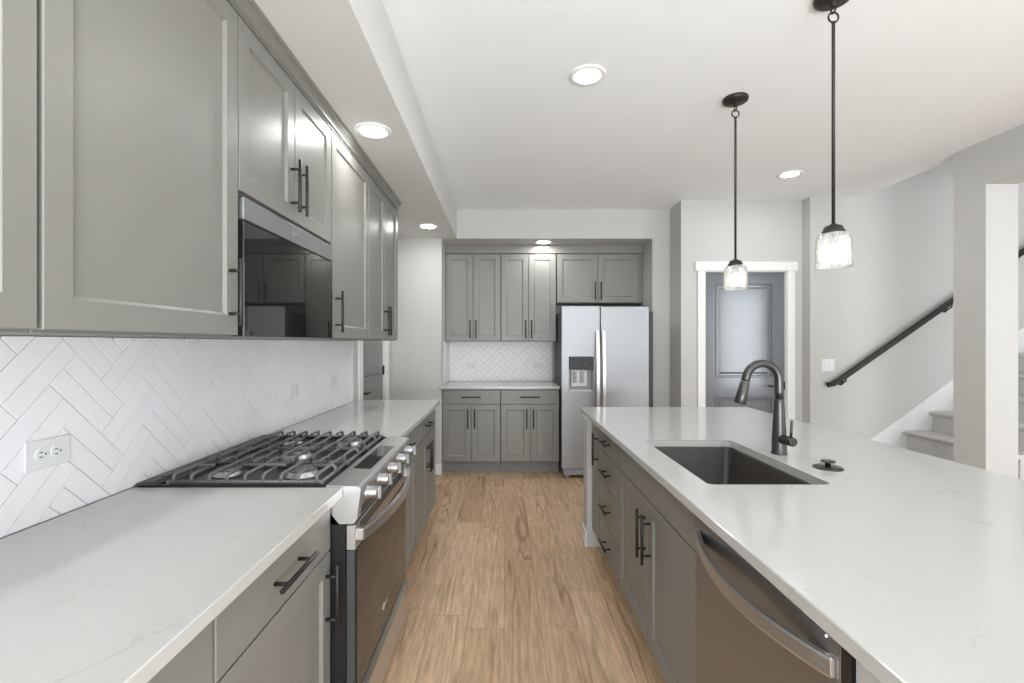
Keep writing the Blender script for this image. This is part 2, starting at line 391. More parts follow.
# ------------------------------------------------------------------ panelled doors
def panel_loops(mb, x0, x1, z0, z1, y, field):
    """recessed moulding round a field, facing local -y at plane y"""
    mb.rings([prect(x0, x1, z0, z1, 0, y), prect(x0, x1, z0, z1, .006, y-.006), prect(x0, x1, z0, z1, .014, y-.006), prect(x0, x1, z0, z1, .022, y+.010),
              prect(x0, x1, z0, z1, .036, y+.012), prect(x0, x1, z0, z1, field, y+.003)], cap0=False, cap1=False)
def door_slab(wd, ht, panels, stile, mat, glass_first=None):
    """local: x 0..wd, front plane y=0, thickness .035; panels = list of (z0,z1)"""
    mb = MB(); x0, x1 = stile, wd-stile
    zs = [0.0]
    for a, b in panels: zs += [a, b]
    zs.append(ht)
    mb.box(0, x0, 0, .035, 0, ht); mb.box(x1, wd, 0, .035, 0, ht)
    for i in range(0, len(zs), 2): mb.box(x0, x1, 0, .035, zs[i], zs[i+1])
    for k, (a, b) in enumerate(panels):
        panel_loops(mb, x0, x1, a, b, 0, .055)
        if k != glass_first:
            mb.box(x0+.055, x1-.055, .003, .03, a+.055, b-.055)
        mb.box(x0+.02, x1-.02, .0125, .030, a+.02, a+.055); mb.box(x0+.02, x1-.02, .0125, .030, b-.055, b-.02)
        mb.box(x0+.02, x0+.055, .0125, .030, a+.055, b-.055); mb.box(x1-.055, x1-.02, .0125, .030, a+.055, b-.055)
    return mb
def lever_mb(cx, z, d):
    mb = MB()
    mb.lathe([(.026, 0), (.026, -.008), (.022, -.011)], (cx, 0, z), 'y', 20)
    mb.cyl((cx, -.008, z), (cx, -.05, z), .009, 12)
    mb.tube([(cx, -.05, z), (cx+d*.03, -.052, z), (cx+d*.11, -.048, z)], [.009, .0085, .007], 10, flat=(1, .8))
    return mb
# pantry door
t = bpy.data.objects.new('door_1', None); col.objects.link(t); t.location = (1.952, YP+.03, .012); t['kind'] = 'structure'
o = door_slab(.776, 2.036, [(.24, .83), (1.01, 1.93)], .105, DOORP).build('door_leaf', DOORP, t)
lever_mb(.71, .93, -1).build('lever_handle', BLK, t)
MB().box(.772, .784, -.02, .02, .90, .97).build('latch_plate', BLK, t)
for z in (.25, 1.09, 1.80):
    MB().cyl((-.004, -.006, z), (-.004, -.006, z+.09), .008, 10).build('hinge', BLK, t)
# side door in the left wall
t = bpy.data.objects.new('door_2', None); col.objects.link(t); t.location = (XL-.02, 3.812, .012); t.rotation_euler = (0, 0, PI/2); t['kind'] = 'structure'
door_slab(.746, 2.036, [(.24, .83), (1.02, 1.93)], .105, DOORG).build('door_leaf', DOORG, t)
lever_mb(.065, .93, 1).build('lever_handle', BLK, t)
for z in (.25, 1.04, 1.80):
    MB().cyl((.75, -.008, z), (.75, -.008, z+.09), .009, 10).build('hinge', BLK, t)
# casings
mb = MB()
c = .07
mb.box(1.94-c, 1.945, YP-.018, YP, 0, 2.055, .003).box(2.735, 2.74+c, YP-.018, YP, 0, 2.055, .003)
mb.box(1.94-c-.025, 2.74+c+.025, YP-.024, YP, 2.055, 2.145, .003)
mb.box(1.94, 1.952, YP, YP+.12, 0, 2.05).box(2.728, 2.74, YP, YP+.12, 0, 2.05).box(1.94, 2.74, YP, YP+.12, 2.048, 2.06)
struct('trim_1', mb, TRIM)
mb = MB()
mb.box(XL, XL+.018, 3.80-.09, 3.805, 0, 2.055, .003).box(XL, XL+.018, 4.565, 4.57+.09, 0, 2.055, .003).box(XL, XL+.024, 3.69, 4.68, 2.055, 2.145, .003)
mb.box(XL-.12, XL, 3.80, 3.812, 0, 2.05).box(XL-.12, XL, 4.558, 4.57, 0, 2.05).box(XL-.12, XL, 3.80, 4.57, 2.048, 2.06)
struct('trim_2', mb, TRIM)

# ------------------------------------------------------------------ cabinets
def handle_mb(cx, cz, L=.20, vertical=True, cc=.128, y=-.020, so=.034):
    mb = MB()
    d = Vector((0, 0, 1)) if vertical else Vector((1, 0, 0))
    c = Vector((cx, y-so, cz))
    mb.cyl(c-d*L/2, c+d*L/2, .0062, 12, .001)
    for s in (-1, 1):
        p = Vector((cx, y, cz))+d*s*cc/2
        mb.cyl(p, p+Vector((0, -so, 0)), .0050, 10)
    return mb
def shaker_mb(x0, x1, z0, z1, t=.020, fr=.058):
    mb = MB()
    mb.rings([prect(x0, x1, z0, z1, 0, 0), prect(x0, x1, z0, z1, 0, -t+.0015), prect(x0, x1, z0, z1, .0015, -t),
              prect(x0, x1, z0, z1, fr, -t), prect(x0, x1, z0, z1, fr+.002, -t+.0025), prect(x0, x1, z0, z1, fr+.008, -t+.0085)])
    return mb
def slab_mb(x0, x1, z0, z1, t=.020):
    mb = MB()
    mb.rings([prect(x0, x1, z0, z1, 0, 0), prect(x0, x1, z0, z1, 0, -t+.0015), prect(x0, x1, z0, z1, .0015, -t)])
    return mb
G = .0035
def cab(name, label, cat, loc, rotz, w, d, z0, z1, doors=(), drawers=(), toe=0.0, open_top=False, group=None):
    """local frame: front faces -y, carcass front plane y=0.  doors: (x0,x1,z0,z1,handle_x or None,handle_z or None)
       drawers: (x0,x1,z0,z1,has_handle)"""
    t = thing(name, label, cat, loc, rotz, group)
    mb = MB(); zb = toe if toe else z0
    if open_top:
        mb.box(0, .018, 0, d, zb, z1).box(w-.018, w, 0, d, zb, z1).box(.018, w-.018, 0, d, zb, zb+.018).box(.018, w-.018, d-.012, d, zb+.018, z1).box(.018, w-.018, 0, .010, z1-.16, z1)
    else:
        mb.box(0, w, 0, d, zb, z1, .001)
    mb.build('body', CABIN, t)
    if toe: MB().box(0, w, .06, d, 0, toe).build('toe_kick', CABIN, t)
    for x0, x1, a, b, hx, hz in doors:
        o = shaker_mb(x0+G, x1-G, a, b).build('door', CAB, t)
        if hx is not None: handle_mb(hx, hz).build('handle', BLK, o)
    for x0, x1, a, b, hh in drawers:
        o = slab_mb(x0+G, x1-G, a, b).build('drawer' if hh else 'front_panel', CAB, t)
        if hh: handle_mb((x0+x1)/2, (a+b)/2, .20 if x1-x0 > .5 else .16, False, .128 if x1-x0 > .5 else .096).build('handle', BLK, o)
    return t
ZT = .884    # underside of the worktops
HB = .05     # handle inset from a door edge
XF = -0.553  # carcass front, left run
DL = 0.597
RZ, IZ = PI/2, -PI/2
DB, DT, RB, RT = .130, .722, .728, .872
def base_doors2(w): return [(0, w/2, DB, DT, w/2-.035, DT-.145), (w/2, w, DB, DT, w/2+.035, DT-.145)]
cab('base_cabinet', 'grey base cabinet nearest the camera under the left worktop', 'cabinet', (XF, -.10, 0), RZ, .964, DL, 0, ZT,
    base_doors2(.964), [(0, .964, RB, RT, True)], .120)
cab('base_cabinet', 'grey drawer and door cabinet right beside the near side of the gas range', 'cabinet', (XF, .866, 0), RZ, .580, DL, 0, ZT,
    [(0, .580, DB, DT, .580-.04, DT-.125)], [(0, .580, RB, RT, True)], .120)
cab('base_cabinet', 'grey base cabinet just beyond the far side of the gas range', 'cabinet', (XF, 2.223, 0), RZ, .615, DL, 0, ZT,
    [(0, .615, DB, DT, .05, DT-.145)], [(0, .615, RB, RT, True)], .120)
cab('base_cabinet', 'grey double door base cabinet at the far end of the left run', 'cabinet', (XF, 2.842, 0), RZ, .815, DL, 0, ZT,
    base_doors2(.815), [(0, .815, RB, RT, True)], .120)
# uppers on the left wall
XU, DU, ZU0, ZU1 = -0.835, .316, 1.378, 2.375
UB, UT = 1.384, 2.368
HU = UB+.15
def up2(w, b=UB, t=UT, h=None):
    h = h or b+.127
    return [(0, w/2, b, t, w/2-.032, h), (w/2, w, b, t, w/2+.032, h)]
cab('wall_cabinet', 'tall grey wall cabinet cut by the left edge of the photo', 'cabinet', (XU, -.10, 0), RZ, .925, DU, ZU0, ZU1, up2(.925))
cab('wall_cabinet', 'large single door grey wall cabinet between the left photo edge and the microwave', 'cabinet', (XU, .828, 0), RZ, .616, DU, ZU0, ZU1,
    [(0, .616, UB, UT, .616-.048, UB+.127)])
cab('wall_cabinet', 'short grey two door wall cabinet directly above the microwave', 'cabinet', (XU, 1.444, 0), RZ, .778, DU, 1.826, ZU1,
    up2(.778, 1.832, UT, 1.832+.13))
cab('wall_cabinet', 'narrow single door grey wall cabinet just past the microwave', 'cabinet', (XU, 2.226, 0), RZ, .608, DU, ZU0, ZU1,
    [(0, .608, UB, UT, .05, UB+.127)])
cab('wall_cabinet', 'grey double door wall cabinet at the far end of the left wall', 'cabinet', (XU, 2.838, 0), RZ, .77, DU, ZU0, ZU1, up2(.77))
# crown along the left uppers
mb = MB()
xc = XU-.0
prof = [(XU-.02, 2.376), (XU+.018, 2.376), (XU+.018, 2.384), (XU+.026, 2.386), (XU+.026, 2.393), (XU+.021, 2.396), (XU+.023, 2.404), (XU+.031, 2.414), (XU+.040, 2.420), (XU+.040, 2.424), (XU+.048, 2.426), (XU+.048, 2.4395), (XU-.02, 2.4395)]
mb.rings([[(x, -.1, z) for x, z in prof], [(x, 3.608, z) for x, z in prof]])
tag(mb.build('crown_moulding', CAB), 'grey crown moulding along the top of the left wall cabinets', 'moulding')

# alcove cabinets
YF = 4.90
XA = -.643
for k, lb in enumerate(('left of the two grey base cabinets in the far alcove', 'grey base cabinet in the far alcove, next to the refrigerator')):
    cab('base_cabinet', lb, 'cabinet', (XA+k*.61, YF, 0), 0, .607, .598, 0, ZT, base_doors2(.607), [(0, .607, RB, RT, True)], .120, group=None)
YU = 5.19
ZA1 = 2.345
for k, lb in enumerate(('left of the two tall grey wall cabinets in the far alcove', 'tall grey wall cabinet in the far alcove, beside the one over the refrigerator')):
    cab('wall_cabinet', lb, 'cabinet', (XA+k*.61, YU, 0), 0, .607, .308, ZU0, ZA1, up2(.607, UB, 2.335))
cab('wall_cabinet', 'short wide grey wall cabinet above the refrigerator', 'cabinet', (XA+1.224, YU, 0), 0, .905, .308, 1.80, ZA1, up2(.905, 1.808, 2.335, 1.808+.125))
mb = MB().box(-.643, 1.533, YU-.020, YU+.28, 2.347, 2.438, .002)
tag(mb.build('frieze_board', CAB), 'grey frieze board above the alcove cabinets under the soffit', 'moulding')
tag(MB().box(1.488, 1.533, YU-.004, YU+.29, 1.80, 2.345, .001).build('filler_panel', CAB), 'narrow grey filler beside the cabinet above the refrigerator', 'filler')

# ------------------------------------------------------------------ worktops
def slab_top(name, label, x0, x1, y0, y1, z0=.885, z1=.915):
    mb = MB().box(x0, x1, y0, y1, z0, z1, .0025, 2)
    return tag(mb.build(name, QUARTZ, None, ((x0+x1)/2, (y0+y1)/2, z0)), label, 'worktop')
XCE = -0.497
slab_top('worktop', 'white quartz worktop on the left, nearest the camera before the range', XL+.012, XCE, -.10, 1.449)
slab_top('worktop', 'white quartz worktop on the left beyond the gas range', XL+.012, XCE, 2.219, 3.675)
mb = MB().box(-.636, .573, YO-.03, YB-.012, .885, .915, .0025, 2).box(-.674, -.6365, YO-.03, YO-.002, .885, .915, .0025, 2)
tag(mb.build('worktop', QUARTZ, None, (-.03, 5.17, .885)), 'small white quartz worktop in the far alcove beside the refrigerator', 'worktop')

# ------------------------------------------------------------------ backsplashes in block herringbone
def clip(poly, x0, x1, y0, y1):
    def cut(P, f, inter):
        out = []
        for i in range(len(P)):
            a, b = P[i-1], P[i]
            if f(b):
                if not f(a): out.append(inter(a, b))
                out.append(b)
            elif f(a): out.append(inter(a, b))
        return out
    def at(i, v):
        def g(a, b):
            t = (v-a[i])/(b[i]-a[i]); return tuple(v if j == i else a[j]+t*(b[j]-a[j]) for j in (0, 1))
        return g
    for f, g in ((lambda p: p[0] >= x0, at(0, x0)), (lambda p: p[0] <= x1, at(0, x1)), (lambda p: p[1] >= y0, at(1, y0)), (lambda p: p[1] <= y1, at(1, y1))):
        poly = cut(poly, f, g)
        if len(poly) < 3: return []
    return poly
def herringbone(mb, a0, a1, z0, z1, org, place, W=.109, gap=.0024, th=.008):
    """place(a, z, depth) -> point"""
    r2 = math.sqrt(.5)
    def uv(u, v): return (org[0]+(u-v)*r2*W, org[1]-(u+v)*r2*W)
    g = gap/W/2
    n = int((a1-a0+z1-z0)/W*1.5)+6
    cu = [((a-org[0])/W*r2*1, (org[1]-z)/W*r2) for a in (a0, a1) for z in (z0, z1)]
    us = [p+q for p, q in cu]; vs = [q-p for p, q in cu]
    for x in range(int(min(us))-4, int(max(us))+4):
        for y in range(int(min(vs))-4, int(max(vs))+4):
            k = (x-y) % 4
            if k == 0: rs = [(x, x+2, y, y+.5), (x, x+2, y+.5, y+1)]
            elif k == 2: rs = [(x, x+.5, y-1, y+1), (x+.5, x+1, y-1, y+1)]
            else: continue
            for u0, u1, v0, v1 in rs:
                def R(e): return [uv(u0+g+e, v0+g+e), uv(u1-g-e, v0+g+e), uv(u1-g-e, v1-g-e), uv(u0+g+e, v1-g-e)]
                P = clip(R(0), a0, a1, z0, z1)
                if len(P) < 3: continue
                cx = sum(p[0] for p in P)/len(P); cz = sum(p[1] for p in P)/len(P)
                ar = abs(sum(P[i-1][0]*P[i][1]-P[i][0]*P[i-1][1] for i in range(len(P))))/2
                if ar < 4e-5: continue
                Q = []
                for p in P:
                    d = math.hypot(p[0]-cx, p[1]-cz) or 1
                    Q.append((p[0]-(p[0]-cx)/d*.0012, p[1]-(p[1]-cz)/d*.0012))
                mb.rings([[place(p[0], p[1], .0015) for p in P], [place(p[0], p[1], th-.001) for p in P], [place(p[0], p[1], th) for p in Q]], cap0=False)
mb = MB(); mb.mi = 1
mb.box(XL+.0005, XL+.0080, -.10, 3.575, .915, 1.376)
mb.mi = 0
herringbone(mb, -.10, 3.575, .916, 1.376, (1.263, 1.332), lambda a, z, d: (XL+.002+d, a, z))
tag(mb.build('backsplash', [TILE, GROUT], None, (XL, 1.7, .915)), 'white herringbone tile backsplash along the left wall', 'backsplash')
mb = MB(); mb.mi = 1
mb.box(-.644, .56, YB-.0080, YB-.0005, .915, 1.376)
mb.mi = 0
herringbone(mb, -.644, .56, .916, 1.376, (0.0, 1.20), lambda a, z, d: (a, YB-.002-d, z))
mb.mi = 1
mb.box(-.6448, -.637, YO+.003, YB-.009, .915, 1.376)
mb.mi = 0
herringbone(mb, YO+.003, YB-.010, .916, 1.376, (5.2, 1.20), lambda a, z, d: (-.6445+d, a, z))
tag(mb.build('backsplash', [TILE, GROUT], None, (0, YB, .915)), 'white herringbone tile backsplash at the back of the far alcove', 'backsplash')

# outlets and switch
def outlet(label, loc, rotz, group=None):
    """local: horizontal plate facing -y"""
    t = thing('wall_outlet', label, 'outlet', loc, rotz, group)
    MB().box(-.0585, .0585, -.005, 0, -.036, .036, .002, 2).build('cover_plate', PLATE, t)
    for s in (-1, 1):
        cx = s*.0195
        mb = MB(); mb.lathe([(.0165, 0), (.0165, -.0065), (.0155, -.0075)], (cx, 0, 0), 'y', 24)
        mb.mi = 1
        for q in (-1, 1): mb.box(cx-.009+.002, cx+.001, -.0082, -.0070, q*.0058-.0012, q*.0058+.0012)
        mb.lathe([(.0024, -.0070), (.0024, -.0082)], (cx+.0085, 0, 0), 'y', 10)
        mb.build('socket', [PLATE, SLOT], t)
    mb = MB(); mb.lathe([(.003, -.004), (.003, -.0062)], (0, 0, 0), 'y', 12); mb.build('screw', LGPLAST, t)
    return t
xo = XL+.0105
outlet('white double outlet on the tiles near the left edge of the photo', (xo, 1.178, 1.085), RZ)
outlet('small white outlet on the tiles behind the far side of the range', (xo, 2.56, 1.095), RZ)
outlet('white outlet on the left tiles closest to the side door', (xo, 3.14, 1.10), RZ)
outlet('left white outlet on the far alcove tiles', (-.385, YB-.0105, 1.09), 0)
outlet('white outlet on the far alcove tiles closest to the refrigerator', (.39, YB-.0105, 1.09), 0)
t = thing('light_switch', 'white double switch plate on the stair wall left of the handrail', 'switch', (3.054, YS, 1.15))
MB().box(-.058, .058, -.006, 0, -.058, .058, .002, 2).build('cover_plate', PLATE, t)
for s in (-1, 1):
    MB().box(s*.023-.016, s*.023+.016, -.010, -.005, -.033, .033, .002).build('rocker', PLATE, t)

# ------------------------------------------------------------------ microwave
t = thing('microwave', 'built-in black glass microwave with stainless top band above the range', 'microwave', (-.835, 1.452, 1.386), RZ)
Wm, Hm = .762, .432
MB().box(0, Wm, 0, .306, 0, Hm, .002).build('body', BLKP, t)
MB().box(.004, Wm-.004, -.028, -.002, Hm-.074, Hm-.004, .003).build('top_band', STEELV, t)
MB().rings([prect(.004, Wm-.004, -.006, Hm-.078, 0, -.002), prect(.004, Wm-.004, -.006, Hm-.078, 0, -.026), prect(.004, Wm-.004, -.006, Hm-.078, .003, -.029)]).build('door', MIRROR, t)
mb = MB().torus((Wm/2-.03, -.0285, Hm-.039), .009, .0012, 'y', 16, 6)
mb.tube([(Wm/2-.015, -.0285, Hm-.039), (Wm/2, -.0285, Hm-.035), (Wm/2+.015, -.0285, Hm-.043), (Wm/2+.032, -.0285, Hm-.037)], .0014, 6)
mb.build('emblem', GPLAST, t)
MB().box(.05, Wm-.05, -.02, .25, -.004, .002).build('vent_grille', BLKP, t)

# ------------------------------------------------------------------ gas range
t = thing('gas_range', 'stainless slide-in gas range with black grates set between the left worktops', 'range', (-.465, 1.453, 0), RZ)
Wr = .760
MB().box(.002, Wr-.002, .026, .655, .03, .798, .002).box(.002, Wr-.002, .087, .655, .798, .898).build('body', BLKP, t)
MB().box(.02, Wr-.02, .07, .60, 0, .03).build('kick_base', BLKP, t)
# cooktop pan with rim
mb = MB()
mb.box(.0, Wr, .085, .665, .900, .914).box(0, .012, .085, .665, .914, .920, .001).box(Wr-.012, Wr, .085, .665, .914, .920, .001)
mb.build('cooktop', BLKP, t)
# control panel
mb = MB()
prof = [(-.020, .912), (-.022, .905), (-.010, .815), (.0, .800), (.045, .800), (.085, .85), (.085, .920), (-.012, .9165)]
mb.rings([[(0, y, z) for y, z in prof], [(Wr, y, z) for y, z in prof]])
mb.build('control_panel', STEEL, t)
mb = MB()
mb.rings([[(.20, .004, .9170), (.56, .004, .9170), (.56, .066, .9194), (.20, .066, .9194)], [(.201, .005, .9182), (.559, .005, .9182), (.559, .065, .9206), (.201, .065, .9206)]])
mb.build('touch_display', BGLASS, t)
for k, kx in enumerate((.08, .23, .381, .532, .682)):
    mb = MB()
    cz, y0 = .874, -.017
    mb.lathe([(.025, y0+.004), (.025, y0-.004), (.021, y0-.007), (.0195, y0-.034), (.0175, y0-.038), (.010, y0-.038)], (kx, 0, cz), 'y', 24)
    o = mb.build('knob', CHROME, t)
    MB().box(kx-.0055, kx+.0055, y0-.050, y0-.034, cz-.021, cz+.021, .002).build('grip', CHROME, o)
for k in range(3):
    z = .843-k*.0105; yy = -.010-(z-.815)/.09*.012
    MB().box(.04, Wr-.04, yy-.0016, yy+.006, z-.0032, z+.0032).build('vent_slot', BLKP, t)
# oven door
mb = MB().box(.004, Wr-.004, 0, .024, .258, .716, .002)
o = mb.build('oven_door', paint('dark_slate_enamel', (0.05, 0.052, 0.056), 0.4, 0.04), t)
MB().box(.004, Wr-.004, -.005, .024, .717, .795, .002).build('top_rail', STEEL, o)
for k in range(3):
    z = .785-k*.0115
    MB().box(.05, Wr-.05, -.0062, -.003, z-.0034, z+.0034).build('vent_slot', BLKP, o)
MB().box(.022, Wr-.010, -.004, .001, .262, .713, .001).build('window', OVGLASS, o)
n = 28
pts = []
for i in range(n+1):
    a = i/n; x = .018+a*(Wr-.036)
    pts.append((x, -.018-.046*math.sin(PI*a)**.8, .762))
mb = MB().sweep_rect(pts, .036, .016, (0, 0, 1))
mb.box(.012, .040, -.028, 0, .744, .780, .003).box(Wr-.040, Wr-.012, -.028, 0, .744, .780, .003)
mb.build('handle', STEEL, o)
mb = MB().torus((.345, -.0045, .352), .010, .0012, 'y', 16, 6)
mb.tube([(.358, -.0045, .352), (.37, -.0045, .356), (.385, -.0045, .348), (.40, -.0045, .355)], .0014, 6)
mb.build('emblem', LGPLAST, o)
o = MB().box(.004, Wr-.004, 0, .042, .055, .232, .003).build('warming_drawer', STEEL, t)
prof = [(.0, .229), (-.014, .229), (-.016, .234), (-.004, .254), (.02, .254), (.02, .229)]
mb = MB(); mb.rings([[(.004, y, z) for y, z in prof], [(Wr-.004, y, z) for y, z in prof]])
mb.build('drawer_lip', STEEL, o)
# rear vent rail
mb = MB()
prof = [(.612, .914), (.608, .922), (.618, .932), (.672, .926), (.678, .918), (.678, .914)]
mb.rings([[(0, y, z) for y, z in prof], [(Wr, y, z) for y, z in prof]])
mb.build('rear_vent_rail', FRBODY, t)
for k in range(3):
    MB().box(.05+k*.225, .22+k*.225, .622, .632, .929, .9335).build('vent_slot', BLKP, t)
# burners
for bx, by, br in ((.135, .215, .046), (.135, .47, .036), (.381, .345, .050), (.625, .215, .050), (.625, .47, .034)):
    o = MB().lathe([(br*1.25, .914), (br*1.25, .919), (br, .921), (br, .930), (br*.9, .932)], (bx, by, 0), 'z', 26).build('burner', STEEL, t)
    MB().lathe([(br*.95, .932), (br*.98, .935), (br*.9, .940), (br*.3, .941)], (bx, by, 0), 'z', 26).build('burner_cap', IRON, o)
# grates: three frames with bars
def grate(x0, x1, y0, y1, kind):
    mb = MB(); zt = .950; b = .0055
    def bar(p, q, drop0=True, drop1=True):
        p, q = Vector(p), Vector(q); d = (q-p).normalized()
        pts = []
        if drop0: pts += [(p.x, p.y, .926), (p.x, p.y, zt-.008), tuple(p+d*.006+Vector((0, 0, -.002)))]
        else: pts += [tuple(p)]
        if drop1: pts += [tuple(q-d*.006+Vector((0, 0, -.002))), (q.x, q.y, zt-.008), (q.x, q.y, .926)]
        else: pts += [tuple(q)]
        pts = [Vector(v) for v in pts]
        mb.tube(pts, b, 8)
    # frame low rail
    zf = .926
    for a, c in (((x0, y0), (x1, y0)), ((x0, y1), (x1, y1))):
        mb.tube([(a[0], a[1], zf), (c[0], c[1], zf)], .0055, 8)
    for a, c in (((x0, y0), (x0, y1)), ((x1, y0), (x1, y1))):
        mb.tube([(a[0], a[1], zf), (c[0], c[1], zf)], .0055, 8)
    n = 9
    for i in range(n):                                  # bars side to side
        y = y0+.016+(y1-y0-.032)*i/(n-1)
        if i % 2 == 0 or kind == 'mid' and i in (1, 7): bar((x0, y, zt), (x1, y, zt))
        else:
            bar((x0, y, zt), (x0+.078, y, zt), True, False); bar((x1-.078, y, zt), (x1, y, zt), False, True)
    xm = (x0+x1)/2
    for a, c in ((y0, y0+.075), (y0+.165, y1-.165), (y1-.075, y1)):      # bars front to back
        bar((xm, a, zt-.002), (xm, c, zt-.002), a == y0, c == y1)
    for x in (x0, x1):
        for y in (y0, y1): mb.cyl((x, y, .9145), (x, y, .930), .007, 8)
    return mb
for x0, x1, kd in ((.018, .252, 'side'), (.264, .496, 'mid'), (.508, .742, 'side')):
    grate(x0, x1, .105, .585, kd).build('grate', IRON, t)
# white rating label on the cooktop
MB().box(.055, .070, .455, .485, .9142, .9152).build('rating_label', PLATE, t)

# ------------------------------------------------------------------ refrigerator
t = thing('refrigerator', 'stainless side by side refrigerator with ice dispenser in the far alcove', 'refrigerator', (.580, 4.70, 0))
Wf = .872
MB().box(.006, .938, .085, .76, .035, 1.68, .004).build('body', FRBODY, t)
def fridge_door(x0, x1, hole=None):
    mb = MB(); z0, z1 = .105, 1.727
    if not hole:
        mb.box(x0, x1, 0, .08, z0, z1, .006, 2)
    else:
        a, b, c, d = hole
        mb.box(x0, a, 0, .08, z0, z1).box(b, x1, 0, .08, z0, z1).box(a, b, 0, .08, z0, c).box(a, b, 0, .08, d, z1).box(a, b, .065, .08, c, d)
    return mb
hole = (.067, .318, .875, 1.225)
dl = fridge_door(0, .377, hole).build('freezer_door', STEELV, t)
dr = fridge_door(.385, Wf, None).build('fridge_door', STEELV, t)
for o, hx in ((dl, .350), (dr, .411)):
    n = 16; pts = []
    for i in range(n+1):
        a = i/n; pts.append((hx, -.028-.035*math.sin(PI*a), .42+a*1.06))
    mb = MB().sweep_rect(pts, .040, .022, (1, 0, 0))
    mb.box(hx-.018, hx+.018, -.03, 0, .425, .47, .003).box(hx-.018, hx+.018, -.03, 0, 1.43, 1.475, .003)
    mb.build('handle', STEEL, o)
a, b, c, d = hole
mb = MB().box(a+.002, b-.002, -.004, .004, d-.13, d-.002, .002)
o = mb.build('dispenser_panel', DPANEL, dl); 
mb = MB(); mb.box(a+.002, b-.002, .055, .0645, c+.002, d-.13); mb.box(a+.001, a+.012, .004, .055, c+.002, d-.13); mb.box(b-.012, b-.001, .004, .055, c+.002, d-.13)
mb.build('dispenser_recess', GPLAST, dl)
mb = MB(); mb.box(a+.03, b-.06, .030, .050, c+.05, d-.135, .003); mb.build('dispenser_back', LGPLAST, dl)
for k in range(2):
    MB().box(a+.045+k*.07, a+.083+k*.07, .018, .032, c+.085, c+.20, .003).build('paddle', GPLAST, dl)
MB().box(a+.012, b-.012, -.012, .055, c+.002, c+.018, .002).build('drip_tray', LGPLAST, dl)
MB().box(.02, Wf-.02, .03, .09, .03, .098, .004).build('base_grille', GPLAST, t)
for k in range(2):
    MB().cyl((.055+k*(Wf-.11), .06, 0), (.055+k*(Wf-.11), .06, .035), .022, 14).build('levelling_foot', GPLAST, t)
mb = MB().torus((.745, -.0005, 1.668), .010, .0014, 'y', 16, 6)
mb.tube([(.758, -.0005, 1.668), (.775, -.0005, 1.672), (.795, -.0005, 1.665), (.815, -.0005, 1.671)], .0016, 6)
mb.build('emblem', GPLAST, dr)
for k, hx in enumerate((.05, Wf-.05)):
    MB().box(hx-.03, hx+.03, .03, .11, 1.728, 1.742, .003).build('hinge_cover', FRBODY, t)

# ------------------------------------------------------------------ island
XI = .605
DI = .59
struct('wall_island', MB().box(.552, 1.34, 3.135, 3.25, 0, .884).box(1.20, 1.34, .785, 3.135, 0, .884).box(.588, 1.34, .655, .785, 0, .884), WALL)
mb = MB().box(.539, .552, 3.130, 3.263, 0, .11, .003).box(.539, 1.353, 3.25, 3.263, 0, .11, .003).box(.540, .560, 3.128, 3.262, .852, .884, .003)
mb.box(.575, .588, .645, .785, 0, .11, .003)
struct('baseboard_island', mb, TRIM)
cab('base_cabinet', 'narrow grey pull-out cabinet at the far end of the island', 'cabinet', (XI, 3.130, 0), IZ, .242, DI, 0, ZT,
    [(0, .242, DB, RT, .242-.036, .800-.10)], [], .120)
cab('base_cabinet', 'grey four drawer cabinet in the island beside the sink cabinet', 'cabinet', (XI, 2.884, 0), IZ, .482, DI, 0, ZT,
    [], [(0, .482, .130, .310, True), (0, .482, .316, .530, True), (0, .482, .536, .714, True), (0, .482, .720, RT, True)], .120)
cab('base_cabinet', 'wide grey double door sink cabinet in the island', 'cabinet', (XI, 2.398, 0), IZ, .968, DI, 0, ZT,
    [(0, .484, DB, .717, .484-.035, .717-.145), (.484, .968, DB, .717, .484+.035, .717-.145)], [(0, .968, .723, RT, False)], .120, open_top=True)

